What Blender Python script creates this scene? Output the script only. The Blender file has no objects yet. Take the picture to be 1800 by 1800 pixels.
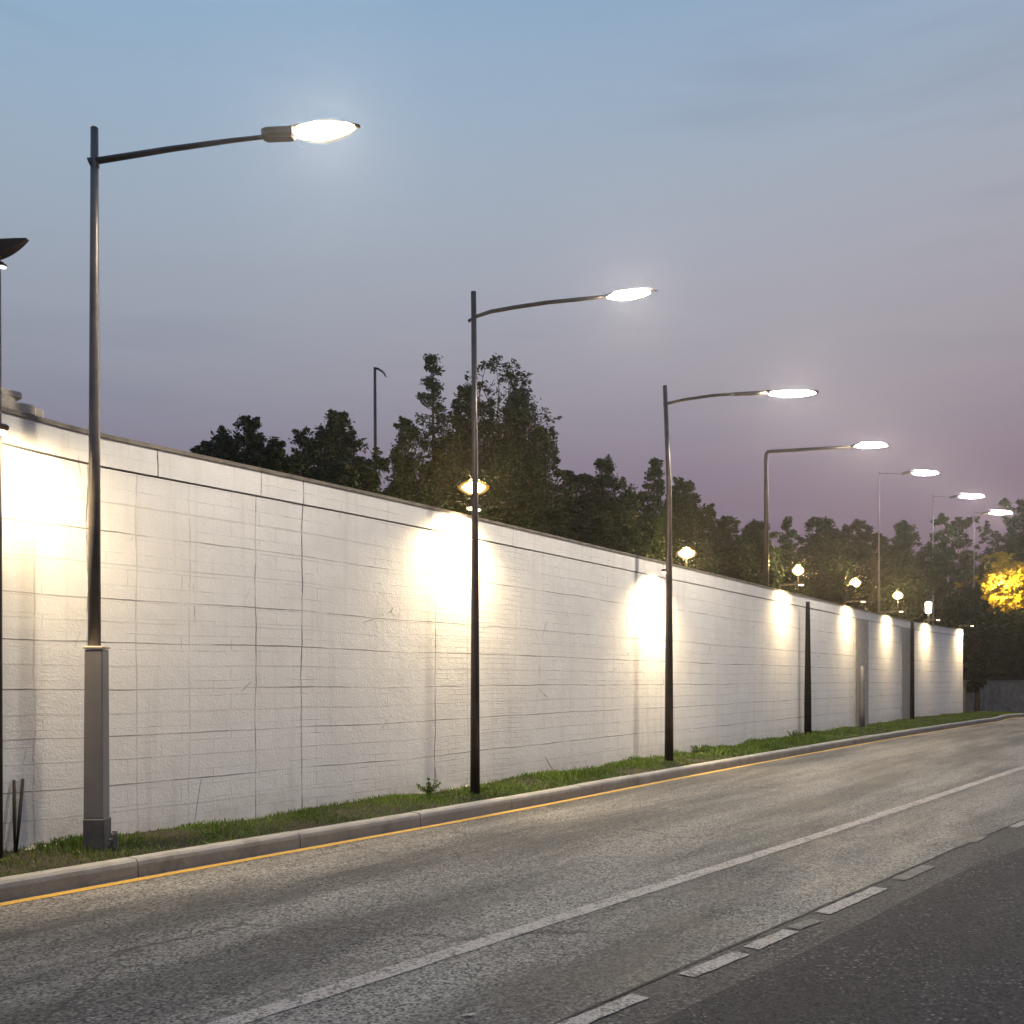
import bpy, math, random
import numpy as np
from mathutils import Vector, Matrix

random.seed(7)
RNG = np.random.default_rng(11)
SC = bpy.context.scene
COL = SC.collection
R = math.radians

# ------------------------------------------------------------------ camera model (for surveying the place)
F, HZ, CAMH = 1729.0, 1196.0, 1.7
def ground(px, py, z=0.0):
    d = F * (CAMH - z) / (py - HZ)
    return Vector(((px - 900) / F * d, d, z))
def spot_at(px, py, d):
    return Vector(((px - 900) / F * d, d, CAMH + (HZ - py) / F * d))
TH = R(34.5)
T = Vector((math.sin(TH), math.cos(TH), 0)); N = Vector((math.cos(TH), -math.sin(TH), 0))
def sn(s, n, z=0.0):
    return Vector((T.x * s + N.x * n, T.y * s + N.y * n, z))
def to_sn(p):
    return (p.x * T.x + p.y * T.y, p.x * N.x + p.y * N.y)

# ------------------------------------------------------------------ material helpers
class NT:
    def __init__(self, tree): self.t = tree
    def n(self, typ, ins=None, **props):
        nd = self.t.nodes.new(typ)
        for k, v in props.items(): setattr(nd, k, v)
        for k, v in (ins or {}).items():
            sk = nd.inputs[k]
            if isinstance(v, bpy.types.NodeSocket): self.t.links.new(v, sk)
            else: sk.default_value = v
        return nd
    def m(self, op, a, b=0.0, c=0.0, clamp=False):
        nd = self.n('ShaderNodeMath', {0: a, 1: b, 2: c}, operation=op); nd.use_clamp = clamp
        return nd.outputs[0]
    def noise(self, vec, scale, detail=3.0, rough=0.55):
        return self.n('ShaderNodeTexNoise', {'Vector': vec, 'Scale': scale, 'Detail': detail, 'Roughness': rough}).outputs[0]
    def mapr(self, v, a, b, c=0.0, d=1.0, smooth=False):
        nd = self.n('ShaderNodeMapRange', {0: v, 1: a, 2: b, 3: c, 4: d})
        if smooth: nd.interpolation_type = 'SMOOTHSTEP'
        return nd.outputs[0]
    def mix(self, f, a, b, mode='MIX'):
        nd = self.n('ShaderNodeMix', data_type='RGBA', blend_type=mode)
        for sk, v in ((nd.inputs[0], f), (nd.inputs[6], a), (nd.inputs[7], b)):
            if isinstance(v, bpy.types.NodeSocket): self.t.links.new(v, sk)
            else: sk.default_value = v
        return nd.outputs[2]

def rgb(r, g, b): return (r, g, b, 1.0)
def srgb(r, g, b):
    f = lambda c: ((c / 255 + .055) / 1.055) ** 2.4 if c > 10 else c / 255 / 12.92
    return (f(r), f(g), f(b), 1.0)

def new_mat(name):
    m = bpy.data.materials.new(name); m.use_nodes = True
    t = m.node_tree; t.nodes.clear()
    nt = NT(t)
    out = nt.n('ShaderNodeOutputMaterial')
    bs = nt.n('ShaderNodeBsdfPrincipled')
    t.links.new(bs.outputs[0], out.inputs[0])
    return m, nt, bs, out

def simple(name, col, rough=0.6, metal=0.0, var=0.25, scale=6.0, bump=0.1, spec=0.4):
    m, nt, bs, out = new_mat(name)
    co = nt.n('ShaderNodeTexCoord').outputs['Object']
    nz = nt.noise(co, scale, 5.0, .65)
    f = nt.mapr(nz, .3, .7)
    c = nt.mix(f, tuple(x * (1 - var) for x in col[:3]) + (1,), tuple(min(1, x * (1 + var)) for x in col[:3]) + (1,))
    nt.t.links.new(c, bs.inputs['Base Color'])
    bs.inputs['Roughness'].default_value = rough; bs.inputs['Metallic'].default_value = metal
    bs.inputs['Specular IOR Level'].default_value = spec
    fine = nt.noise(co, scale * 12, 3.0)
    b = nt.n('ShaderNodeBump', {'Height': fine, 'Strength': bump, 'Distance': .01})
    nt.t.links.new(b.outputs[0], bs.inputs['Normal'])
    return m

def glow(name, col, strength):
    m = bpy.data.materials.new(name); m.use_nodes = True
    t = m.node_tree; t.nodes.clear(); nt = NT(t)
    out = nt.n('ShaderNodeOutputMaterial')
    e = nt.n('ShaderNodeEmission', {'Color': col, 'Strength': strength})
    t.links.new(e.outputs[0], out.inputs[0])
    return m

M = {}
WARM = rgb(1.0, .87, .68)
AMBER = rgb(1.0, .66, .26)
M['pole_dark'] = simple('dark_bronze_paint', rgb(.060, .048, .046), .36, .5, .35, 5, .05, .5)
M['pole_bronze'] = simple('bronze_grey_paint', rgb(.125, .112, .108), .36, .35, .25, 5, .05, .5)  # paler than the dark bronze, for the nearest pole
M['black'] = simple('black_post_paint', rgb(.006, .006, .006), .8, 0, .2, 8, .05, .1)
M['pole_grey'] = simple('grey_pole_paint', rgb(.15, .142, .146), .5, 0, .12, 5, .05)
M['pole_pale'] = simple('galvanised_steel', rgb(.17, .16, .18), .5, .2, .15, 8, .05)
M['plinth'] = simple('dark_grey_plinth', rgb(.07, .068, .075), .7, 0, .3, 9, .2)
M['cap_light'] = simple('pale_metal_trim', rgb(.45, .38, .30), .5, 0, .2, 8, .05)
M['housing'] = simple('lamp_housing_metal', rgb(.035, .025, .018), .4, .1, .3, 10, .05)
M['lamp_white'] = glow('street_lamp_light', WARM, 1320.0)
M['lamp_far'] = glow('far_street_lamp_light', WARM, 560.0)
M['path_amber'] = glow('garden_lamp_light', AMBER, 1300.0)
def bloom_mat(name, col, strength, through):
    m = bpy.data.materials.new(name); m.use_nodes = True
    t = m.node_tree; t.nodes.clear(); nt = NT(t)
    out = nt.n('ShaderNodeOutputMaterial')
    e = nt.n('ShaderNodeEmission', {'Color': col, 'Strength': strength})
    tr = nt.n('ShaderNodeBsdfTransparent')
    mx = nt.n('ShaderNodeMixShader', {0: 1 - through, 1: tr.outputs[0], 2: e.outputs[0]})
    t.links.new(mx.outputs[0], out.inputs[0]); return m
M['bloom_shell'] = bloom_mat('lamp_bloom_shell', rgb(1.0, .72, .32), 1.3, .86)  # glowing see-through shell that imitates bloom round a street lamp
M['amber_bloom'] = bloom_mat('amber_bloom_shell', rgb(1.0, .50, .11), 1.5, .80)  # amber version, imitating bloom round the garden lamps
M['flood'] = glow('flood_lens_light', rgb(1.0, .78, .44), 9.0)
M['capsule'] = glow('capsule_lamp_light', rgb(1, .93, .75), 25.0)
M['small_white'] = glow('small_lamp_light', rgb(.9, .95, 1.0), 2.5)
M['wood_dark'] = simple('dark_wood', rgb(.02, .017, .013), .8, 0, .3, 9, .3)
M['stone'] = simple('rubble_stone', rgb(.45, .42, .37), .85, 0, .35, 14, .6)
M['block'] = simple('old_concrete_block', rgb(.42, .38, .32), .85, 0, .3, 10, .6)
M['bark'] = simple('bark', rgb(.055, .042, .03), .9, 0, .4, 12, .8)
M['cap_dark'] = simple('dark_coping_cap', rgb(.17, .15, .125), .7, 0, .45, 5, .3)
M['tar'] = simple('tar_seal', rgb(.012, .012, .013), .7, 0, .4, 10, .3)
M['shade_strip'] = simple('pilaster_shade_grey', rgb(.33, .32, .31), .85, 0, .2, 4, .4)  # shade of the turned-away wall strips put into a grey colour
M['low_wall'] = simple('dark_concrete', rgb(.19, .175, .16), .85, 0, .4, 3, .5)
M['soil'] = simple('dark_soil', rgb(.028, .021, .015), .95, 0, .5, 3, 1.0)
M['plain'] = simple('rough_grassland', rgb(.04, .045, .02), .95, 0, .4, .5, 1.0)

def leaf_mat(name, c1, c2, transl=.25):
    m, nt, bs, out = new_mat(name)
    gi = nt.n('ShaderNodeNewGeometry')
    co = nt.n('ShaderNodeTexCoord').outputs['Object']
    nz = nt.noise(co, 1.1, 3.0)
    f = nt.m('ADD', nt.m('MULTIPLY', gi.outputs['Random Per Island'], .65), nt.mapr(nz, .35, .65, -.15, .35), clamp=True)
    c = nt.mix(f, c1, c2)
    nt.t.links.new(c, bs.inputs['Base Color'])
    bs.inputs['Roughness'].default_value = .55
    bs.inputs['Specular IOR Level'].default_value = .2
    tr = nt.n('ShaderNodeBsdfTranslucent', {'Color': c})
    mx = nt.n('ShaderNodeMixShader', {0: transl, 1: bs.outputs[0], 2: tr.outputs[0]})
    nt.t.links.new(mx.outputs[0], out.inputs[0])
    return m
M['leaf'] = leaf_mat('broad_leaves', rgb(.007, .014, .006), rgb(.024, .044, .017))
M['needle'] = leaf_mat('conifer_needles', rgb(.007, .017, .009), rgb(.024, .046, .026), .15)
M['leaf_brown'] = leaf_mat('dull_olive_leaves', rgb(.010, .012, .005), rgb(.033, .037, .014))
M['leaf_lamplit'] = leaf_mat('lamplit_yellow_leaves', rgb(.14, .105, .014), rgb(.40, .29, .035), .45)  # yellow-green leaves, lightened to put the lamp's glow into their colour
M['grass'] = leaf_mat('grass_blades', rgb(.048, .092, .014), rgb(.185, .27, .055), .3)

# ---- white painted wall
def wall_material(joints, courses, fine_spans, name='white_painted_masonry'):
    m, nt, bs, out = new_mat(name)
    uv = nt.n('ShaderNodeUVMap').outputs[0]
    sep = nt.n('ShaderNodeSeparateXYZ', {0: uv}); u, v = sep.outputs[0], sep.outputs[1]
    low = nt.m('SUBTRACT', nt.noise(uv, .35, 2.0), .5)
    mid = nt.m('SUBTRACT', nt.noise(uv, 2.3, 3.0), .5)
    hi = nt.m('SUBTRACT', nt.noise(uv, 14.0, 2.0), .5)
    wv = nt.m('ADD', v, nt.m('ADD', nt.m('MULTIPLY', low, .09), nt.m('ADD', nt.m('MULTIPLY', mid, .022), nt.m('MULTIPLY', hi, .006))))
    wu = nt.m('ADD', u, nt.m('ADD', nt.m('MULTIPLY', nt.m('SUBTRACT', nt.noise(uv, 1.1, 3.0), .5), .10), nt.m('MULTIPLY', hi, .008)))
    def lines(coord, pos, w):
        acc = None
        for p, k in pos:
            d = nt.m('ABSOLUTE', nt.m('SUBTRACT', coord, p))
            l = nt.mapr(d, w * .35, w, k, 0.0)
            acc = l if acc is None else nt.m('MAXIMUM', acc, l)
        return acc
    # strength of the joints comes and goes
    fade = nt.mapr(nt.noise(uv, .9, 5.0, .65), .36, .60, .12, .95)
    fade2 = nt.mapr(nt.noise(uv, 1.7, 4.0, .6), .38, .55, .15, 1.0)
    hl = nt.m('MULTIPLY', lines(wv, courses, .0095), fade)
    vl = nt.m('MULTIPLY', lines(wu, joints, .011), nt.m('MAXIMUM', fade2, .45))
    # fine courses, patchy
    vec2 = nt.n('ShaderNodeCombineXYZ', {0: wu, 1: wv}).outputs[0]
    br = nt.n('ShaderNodeTexBrick', {'Vector': vec2, 'Scale': 1.0, 'Mortar Size': .0055, 'Mortar Smooth': .3,
                                     'Brick Width': .62, 'Row Height': .155, 'Color1': rgb(1, 1, 1), 'Color2': rgb(.86, .86, .86), 'Mortar': rgb(0, 0, 0)})
    br.offset = .37
    patch = nt.mapr(nt.noise(uv, .8, 5.0, .65), .41, .62)
    patch = nt.m('MULTIPLY', patch, nt.mapr(nt.noise(uv, 5.0, 3.0), .35, .6))
    bl = nt.m('MULTIPLY', br.outputs['Fac'], patch)
    br2 = nt.n('ShaderNodeTexBrick', {'Vector': vec2, 'Scale': 1.0, 'Mortar Size': .005, 'Mortar Smooth': .4,
                                      'Brick Width': .34, 'Row Height': .075})
    spanm = None
    for a, b in fine_spans:
        q = nt.m('MULTIPLY', nt.mapr(u, a - .05, a), nt.mapr(u, b, b + .9, 1.0, 0.0))
        spanm = q if spanm is None else nt.m('MAXIMUM', spanm, q)
    spanm = nt.m('MULTIPLY', spanm, nt.mapr(nt.noise(uv, 2.2, 4.0), .36, .62))
    bl2 = nt.m('MULTIPLY', br2.outputs['Fac'], spanm)
    # hairline cracks
    vo = nt.n('ShaderNodeTexVoronoi', {'Vector': nt.n('ShaderNodeCombineXYZ', {0: nt.m('MULTIPLY', wu, 1.0), 1: nt.m('MULTIPLY', wv, .55)}).outputs[0], 'Scale': 1.25}, feature='DISTANCE_TO_EDGE')
    cr = nt.m('MULTIPLY', nt.mapr(vo.outputs[0], .002, .009, 1.0, 0.0), nt.mapr(nt.noise(uv, 1.3, 3.0), .60, .68))
    allj = nt.m('MAXIMUM', nt.m('MAXIMUM', hl, vl), nt.m('MAXIMUM', nt.m('MULTIPLY', bl, .45), nt.m('MAXIMUM', nt.m('MULTIPLY', bl2, .42), nt.m('MULTIPLY', cr, .75))))
    # paint
    blot = nt.mapr(nt.noise(uv, 1.6, 6.0, .7), .3, .7)
    c = nt.mix(blot, rgb(.70, .69, .68), rgb(.80, .795, .785))
    speck = nt.mapr(nt.noise(uv, 60.0, 2.0, .7), .60, .72)
    c = nt.mix(nt.m('MULTIPLY', speck, .32), c, rgb(.42, .39, .35))
    # water stains running down from the band and splash dirt at the foot (wear with a shape of its own)
    st = nt.noise(nt.n('ShaderNodeCombineXYZ', {0: nt.m('MULTIPLY', u, 7.0), 1: nt.m('MULTIPLY', v, .35)}).outputs[0], 1.0, 4.0, .6)
    stf = nt.m('MULTIPLY', nt.mapr(st, .54, .74), .30)
    c = nt.mix(stf, c, rgb(.46, .43, .38))
    foot = nt.m('MULTIPLY', nt.mapr(nt.m('ADD', v, nt.m('MULTIPLY', mid, .5)), .05, .5, 1.0, 0.0), nt.mapr(nt.noise(uv, 6.0, 5.0, .7), .35, .65))
    c = nt.mix(nt.m('MULTIPLY', foot, .6), c, rgb(.36, .31, .25))
    c = nt.mix(nt.m('MULTIPLY', allj, .95, clamp=True), c, rgb(.06, .052, .05))
    nt.t.links.new(c, bs.inputs['Base Color'])
    bs.inputs['Roughness'].default_value = .75
    bs.inputs['Specular IOR Level'].default_value = .25
    stip = nt.n('ShaderNodeTexNoise', {'Vector': uv, 'Scale': 38.0, 'Detail': 4.0, 'Roughness': .7}).outputs[0]
    brick_h = nt.m('MULTIPLY', nt.m('ADD', bl, bl2), -.10)
    h = nt.m('ADD', nt.m('ADD', nt.m('MULTIPLY', stip, .5), nt.m('MULTIPLY', blot, .5)), nt.m('ADD', brick_h, nt.m('MULTIPLY', allj, -.22)))
    b = nt.n('ShaderNodeBump', {'Height': h, 'Strength': .8, 'Distance': .012})
    nt.t.links.new(b.outputs[0], bs.inputs['Normal'])
    return m

# ---- asphalt
def asphalt(name, dark, light, speck=.62, wear=1.0):
    m, nt, bs, out = new_mat(name)
    uv = nt.n('ShaderNodeUVMap').outputs[0]
    sep = nt.n('ShaderNodeSeparateXYZ', {0: uv}); s, n = sep.outputs[0], sep.outputs[1]
    st = nt.n('ShaderNodeCombineXYZ', {0: nt.m('MULTIPLY', s, .14), 1: nt.m('MULTIPLY', n, 1.1)}).outputs[0]
    band = nt.mapr(nt.noise(st, 1.0, 5.0, .62), .40, .60)
    st2 = nt.n('ShaderNodeCombineXYZ', {0: nt.m('MULTIPLY', s, .9), 1: nt.m('MULTIPLY', n, 2.4)}).outputs[0]
    band2 = nt.mapr(nt.noise(st2, 1.0, 5.0, .65), .35, .68)
    c = nt.mix(nt.m('MULTIPLY', nt.m('ADD', nt.m('MULTIPLY', band, .6), nt.m('MULTIPLY', band2, .4)), 1.0), dark, light)
    vo = nt.n('ShaderNodeTexVoronoi', {'Vector': uv, 'Scale': 62.0, 'Randomness': 1.0})
    cellr = nt.n('ShaderNodeSeparateColor', {0: vo.outputs['Color']}).outputs[0]
    agg = nt.mapr(cellr, .0, 1.0, 1 - speck, 1 + speck)
    c = nt.mix(1.0, c, nt.n('ShaderNodeCombineColor', {0: agg, 1: agg, 2: nt.m('MULTIPLY', agg, .98)}).outputs[0], 'MULTIPLY')
    br = nt.m('MULTIPLY', nt.mapr(cellr, .93, .97), nt.mapr(band2, .2, .9))
    c = nt.mix(nt.m('MULTIPLY', br, .55), c, rgb(.36, .33, .29))
    cv = nt.n('ShaderNodeTexVoronoi', {'Vector': nt.n('ShaderNodeCombineXYZ', {0: nt.m('ADD', s, nt.m('MULTIPLY', nt.noise(uv, 3.0, 4.0, .7), .5)), 1: nt.m('ADD', n, nt.m('MULTIPLY', nt.noise(uv, 2.4, 4.0, .7), .5))}).outputs[0], 'Scale': .55}, feature='DISTANCE_TO_EDGE')
    ck = nt.m('MULTIPLY', nt.mapr(cv.outputs[0], .003, .010, 1.0, 0.0), nt.mapr(nt.noise(uv, .5, 3.0), .54, .60))
    c = nt.mix(nt.m('MULTIPLY', ck, .75 * min(1, wear)), c, rgb(.018, .017, .017))
    oil = nt.m('MULTIPLY', nt.mapr(nt.noise(uv, 1.3, 5.0, .7), .62, .72), .45)
    c = nt.mix(oil, c, rgb(.026, .024, .024))
    nt.t.links.new(c, bs.inputs['Base Color'])
    rg = nt.mapr(band2, 0, 1, .85 - .32 * wear, .85)
    nt.t.links.new(rg, bs.inputs['Roughness'])
    bs.inputs['Specular IOR Level'].default_value = .35
    h = nt.m('ADD', nt.m('MULTIPLY', vo.outputs['Distance'], -1.0), nt.m('MULTIPLY', nt.noise(uv, 170.0, 2.0), .6))
    b = nt.n('ShaderNodeBump', {'Height': h, 'Strength': .8, 'Distance': .008})
    nt.t.links.new(b.outputs[0], bs.inputs['Normal'])
    return m
M['asphalt'] = asphalt('worn_asphalt', rgb(.045, .043, .043), rgb(.25, .235, .213), .85)
M['asphalt_patch'] = asphalt('sealed_asphalt', rgb(.042, .039, .038), rgb(.088, .081, .076), .75, .5)
M['asphalt_new'] = asphalt('dark_asphalt', rgb(.033, .030, .032), rgb(.050, .046, .048), .75, .1)

def line_paint(name, col, worn):
    m, nt, bs, out = new_mat(name)
    uv = nt.n('ShaderNodeUVMap').outputs[0]
    vo = nt.n('ShaderNodeTexVoronoi', {'Vector': uv, 'Scale': 70.0})
    cellr = nt.n('ShaderNodeSeparateColor', {0: vo.outputs['Color']}).outputs[0]
    w = nt.m('ADD', nt.m('MULTIPLY', nt.noise(uv, 5.0, 6.0, .7), 1.0), nt.m('MULTIPLY', cellr, .35))
    f = nt.mapr(w, worn, worn + .22)
    c = nt.mix(f, col, rgb(.085, .078, .07))
    c = nt.mix(nt.m('MULTIPLY', nt.mapr(cellr, 0, 1), .3), c, rgb(.10, .09, .08))
    nt.t.links.new(c, bs.inputs['Base Color'])
    bs.inputs['Roughness'].default_value = .7
    b = nt.n('ShaderNodeBump', {'Height': vo.outputs['Distance'], 'Strength': .6, 'Distance': .006}); b.invert = True
    nt.t.links.new(b.outputs[0], bs.inputs['Normal'])
    return m
M['line_white'] = line_paint('worn_white_paint', rgb(.42, .38, .345), .66)
M['line_yellow'] = line_paint('yellow_paint', rgb(.62, .36, .05), .82)
M['line_faint'] = line_paint('faded_white_paint', rgb(.20, .19, .18), .5)

def kerb_material():
    m, nt, bs, out = new_mat('kerb_concrete')
    co = nt.n('ShaderNodeTexCoord').outputs['Object']
    c = nt.mix(nt.mapr(nt.noise(co, 3.0, 6.0, .7), .32, .68), rgb(.24, .232, .22), rgb(.37, .36, .34))
    sp = nt.mapr(nt.noise(co, 75.0, 2.0, .7), .56, .70)
    c = nt.mix(nt.m('MULTIPLY', sp, .4), c, rgb(.12, .105, .09))
    st = nt.m('MULTIPLY', nt.mapr(nt.noise(co, 1.4, 5.0, .75), .56, .66), .5)
    c = nt.mix(st, c, rgb(.13, .115, .10))
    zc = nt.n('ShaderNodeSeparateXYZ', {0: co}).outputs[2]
    face_shade = nt.m('MULTIPLY', nt.mapr(nt.m('ADD', zc, nt.m('MULTIPLY', nt.m('SUBTRACT', nt.noise(co, 4.0, 5.0, .7), .5), .05)), .10, .145, 1.0, 0.0), .36)
    c = nt.mix(face_shade, c, rgb(.085, .08, .074))  # kerb face darkened below its top edge: shade put into the colour
    nt.t.links.new(c, bs.inputs['Base Color']); bs.inputs['Roughness'].default_value = .85
    b = nt.n('ShaderNodeBump', {'Height': nt.noise(co, 55.0, 4.0, .7), 'Strength': .6, 'Distance': .01})
    nt.t.links.new(b.outputs[0], bs.inputs['Normal'])
    return m
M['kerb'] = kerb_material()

# ------------------------------------------------------------------ mesh helpers
class MB:
    def __init__(self): self.v = []; self.f = []; self.uv = None; self.smooth = []
    def add(self, vs, fs, smooth=False):
        o = len(self.v); self.v += [tuple(p) for p in vs]
        self.f += [tuple(i + o for i in f) for f in fs]; self.smooth += [smooth] * len(fs)
    def box(self, c, size, rz=0.0, rx=0.0, ry=0.0, bev=0.0, taper=1.0):
        hx, hy, hz = size[0] / 2, size[1] / 2, size[2] / 2
        b = min(bev, hx * .9, hy * .9, hz * .9)
        rot = Matrix.Rotation(rz, 3, 'Z') @ Matrix.Rotation(ry, 3, 'Y') @ Matrix.Rotation(rx, 3, 'X')
        lv = [(-hz, b), (-hz + b, 0), (hz - b, 0), (hz, b)] if b > 0 else [(-hz, 0), (hz, 0)]
        vs, fs = [], []
        for z, ins in lv:
            k = 1 + (taper - 1) * ((z + hz) / (2 * hz))
            x, y = (hx - ins) * k, (hy - ins) * k
            e = max(b, 1e-4) if b > 0 else 0
            ring = [(-x + e, -y), (x - e, -y), (x, -y + e), (x, y - e), (x - e, y), (-x + e, y), (-x, y - e), (-x, -y + e)] if b > 0 else [(-x, -y), (x, -y), (x, y), (-x, y)]
            vs += [rot @ Vector((p[0], p[1], z)) + Vector(c) for p in ring]
        k = 8 if b > 0 else 4
        for i in range(len(lv) - 1):
            for j in range(k):
                a = i * k + j; a2 = i * k + (j + 1) % k
                fs.append((a, a2, a2 + k, a + k))
        fs.append(tuple(range(k - 1, -1, -1))); t = (len(lv) - 1) * k
        fs.append(tuple(range(t, t + k)))
        self.add(vs, fs)
    def tube(self, pts, rad, sides=12, cap=True, squash=1.0):
        pts = [Vector(p) for p in pts]
        vs, fs = [], []
        ref = None
        for i, p in enumerate(pts):
            if i == 0: d = pts[1] - p
            elif i == len(pts) - 1: d = p - pts[i - 1]
            else: d = (pts[i + 1] - p).normalized() + (p - pts[i - 1]).normalized()
            d.normalize()
            if ref is None: ref = Vector((0, 1, 0)) if abs(d.y) < .8 else Vector((1, 0, 0))
            a = (ref - d * ref.dot(d)).normalized(); ref = a
            b = d.cross(a)
            r = rad[i] if hasattr(rad, '__len__') else rad
            for k in range(sides):
                t = 2 * math.pi * k / sides
                vs.append(p + a * (math.cos(t) * r) + b * (math.sin(t) * r * squash))
        for i in range(len(pts) - 1):
            for k in range(sides):
                q = i * sides + k; q2 = i * sides + (k + 1) % sides
                fs.append((q, q2, q2 + sides, q + sides))
        self.add(vs, fs, True)
        if cap:
            o = len(self.v) - len(vs)
            self.f.append(tuple(o + k for k in range(sides - 1, -1, -1))); self.smooth.append(False)
            self.f.append(tuple(o + (len(pts) - 1) * sides + k for k in range(sides))); self.smooth.append(False)
    def loft_x(self, sections, sides=16):
        """ellipse sections along x: (x, z, ry, rz)"""
        vs, fs = [], []
        for x, z, ry, rz in sections:
            for k in range(sides):
                t = 2 * math.pi * k / sides
                vs.append((x, math.cos(t) * ry, z + math.sin(t) * rz))
        for i in range(len(sections) - 1):
            for k in range(sides):
                q = i * sides + k; q2 = i * sides + (k + 1) % sides
                fs.append((q, q2, q2 + sides, q + sides))
        fs.append(tuple(range(sides - 1, -1, -1))); t = (len(sections) - 1) * sides
        fs.append(tuple(range(t, t + sides)))
        self.add(vs, fs, True)
    def build(self, name, mat, parent=None, loc=(0, 0, 0), rz=0.0, uvf=None):
        me = bpy.data.meshes.new(name); me.from_pydata(self.v, [], self.f)
        me.polygons.foreach_set('use_smooth', self.smooth)
        if uvf:
            l = me.uv_layers.new(name='UVMap')
            for lp in me.loops: l.data[lp.index].uv = uvf(self.v[lp.vertex_index], lp.vertex_index)
        me.materials.append(mat); me.update()
        o = bpy.data.objects.new(name, me); COL.objects.link(o)
        o.location = loc; o.rotation_euler = (0, 0, rz)
        if parent: o.parent = parent
        return o

def np_mesh(name, verts, quads, mat, parent=None, loc=(0, 0, 0)):
    """verts (n,3), faces (m,k)"""
    me = bpy.data.meshes.new(name)
    k = quads.shape[1]
    me.vertices.add(len(verts)); me.vertices.foreach_set('co', verts.astype(np.float32).ravel())
    me.loops.add(quads.size); me.loops.foreach_set('vertex_index', quads.astype(np.int32).ravel())
    me.polygons.add(len(quads)); me.polygons.foreach_set('loop_start', np.arange(0, quads.size, k, dtype=np.int32))
    me.polygons.foreach_set('loop_total', np.full(len(quads), k, dtype=np.int32))
    me.update(calc_edges=True); me.validate()
    me.materials.append(mat)
    o = bpy.data.objects.new(name, me); COL.objects.link(o); o.location = loc
    if parent: o.parent = parent
    return o

def tag(o, label=None, cat=None, group=None, kind=None):
    if label: o['label'] = label
    if cat: o['category'] = cat
    if group: o['group'] = group
    if kind: o['kind'] = kind
    return o
def thing(name, loc, label, cat, group=None, rz=0.0):
    o = bpy.data.objects.new(name, None); COL.objects.link(o)
    o.empty_display_size = .2; o.location = loc; o.rotation_euler = (0, 0, rz)
    return tag(o, label, cat, group)

def catmull(pts, step=.5):
    pts = [Vector(p) for p in pts]
    P = [pts[0] * 2 - pts[1]] + pts + [pts[-1] * 2 - pts[-2]]
    out = []
    for i in range(1, len(P) - 2):
        p0, p1, p2, p3 = P[i - 1:i + 3]
        k = max(2, int((p2 - p1).length / step))
        for j in range(k):
            t = j / k
            out.append(.5 * ((2 * p1) + (p2 - p0) * t + (2 * p0 - 5 * p1 + 4 * p2 - p3) * t * t + (3 * p1 - p0 - 3 * p2 + p3) * t ** 3))
    out.append(pts[-1])
    return out
def left_normals(path):
    """unit normals pointing to the left of travel (towards the wall's back)"""
    res = []
    for i in range(len(path)):
        d = path[min(i + 1, len(path) - 1)] - path[max(i - 1, 0)]
        d.normalize(); res.append(Vector((-d.y, d.x, 0)))
    return res
def arclen(path):
    a = [0.0]
    for p, q in zip(path, path[1:]): a.append(a[-1] + (q - p).length)
    return a

# ------------------------------------------------------------------ plan of the place
WALL = catmull([sn(*p) for p in [(-14, -9.3), (-4, -9.0), (3, -8.72), (7, -8.55), (10.4, -8.5), (16, -8.6), (22, -8.72),
                                 (27.5, -8.85), (34, -9.0), (41, -9.05), (46, -8.85), (49.4, -8.6)]], .4)
WN = left_normals(WALL); WA = arclen(WALL)
KERB = catmull([sn(*p) for p in [(-14, -7.75), (-5, -7.65), (4, -7.5), (10, -7.33), (16, -7.36), (22, -7.32), (28, -7.22), (33, -7.08), (39, -6.85), (45, -6.55)]]
               + [Vector((23.6, 45.6, 0)), Vector((30, 49.2, 0)), Vector((40, 52.6, 0)), Vector((60, 56, 0)), Vector((90, 58, 0))], .5)
KN = left_normals(KERB)
LOW = catmull([Vector((21.9, 47.6, 0)), Vector((23.6, 50.0, 0)), Vector((29, 53.6, 0)), Vector((40, 57.5, 0)), Vector((62, 61.5, 0)), Vector((95, 64, 0))], 1.0)

def wall_at_px(px):
    """point of the wall face that is seen at this image column, with its arc length and normal"""
    best = None
    for i in range(len(WALL) - 1):
        a, b = WALL[i], WALL[i + 1]
        if a.y < .5: continue
        pa, pb = 900 + F * a.x / a.y, 900 + F * b.x / b.y
        if pa <= px <= pb:
            t = (px - pa) / (pb - pa)
            return a.lerp(b, t), WA[i] + t * (WA[i + 1] - WA[i]), WN[i]
    return WALL[-1], WA[-1], WN[-1]
def behind(px, d, gap=.6):
    """a distance at this bearing that is safely behind the wall"""
    return max(d, wall_dist(px, -gap).y) if px < 1699 else d
def wall_h(u):
    return 4.03 + .22 * max(0, min(1, (WA_P1 - u) / 3.0)) ** 1.5
WA_P1 = wall_at_px(200)[1]

# ------------------------------------------------------------------ ground, road, markings
g = MB(); S = 1500
g.add([(-S, -S, -.06), (S, -S, -.06), (S, S, -.06), (-S, S, -.06)], [(0, 1, 2, 3)])
tag(g.build('ground', M['plain']), kind='structure')

def snuv(p, i=None): return (p[0] * T.x + p[1] * T.y, p[0] * N.x + p[1] * N.y)
def sheet(name, poly, z, mat):
    b = MB(); b.add([(p.x, p.y, z) for p in poly], [tuple(range(len(poly)))])
    o = b.build(name, mat, uvf=snuv)
    if o.data.polygons[0].normal.z < 0: o.data.flip_normals()
    return tag(o, kind='structure')
road = [p.copy() for p in KERB] + [Vector((90, 30, 0)), Vector((50, 20, 0)), sn(20, 16), sn(-14, 14)]
sheet('road', road, 0.0, M['asphalt'])

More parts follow.
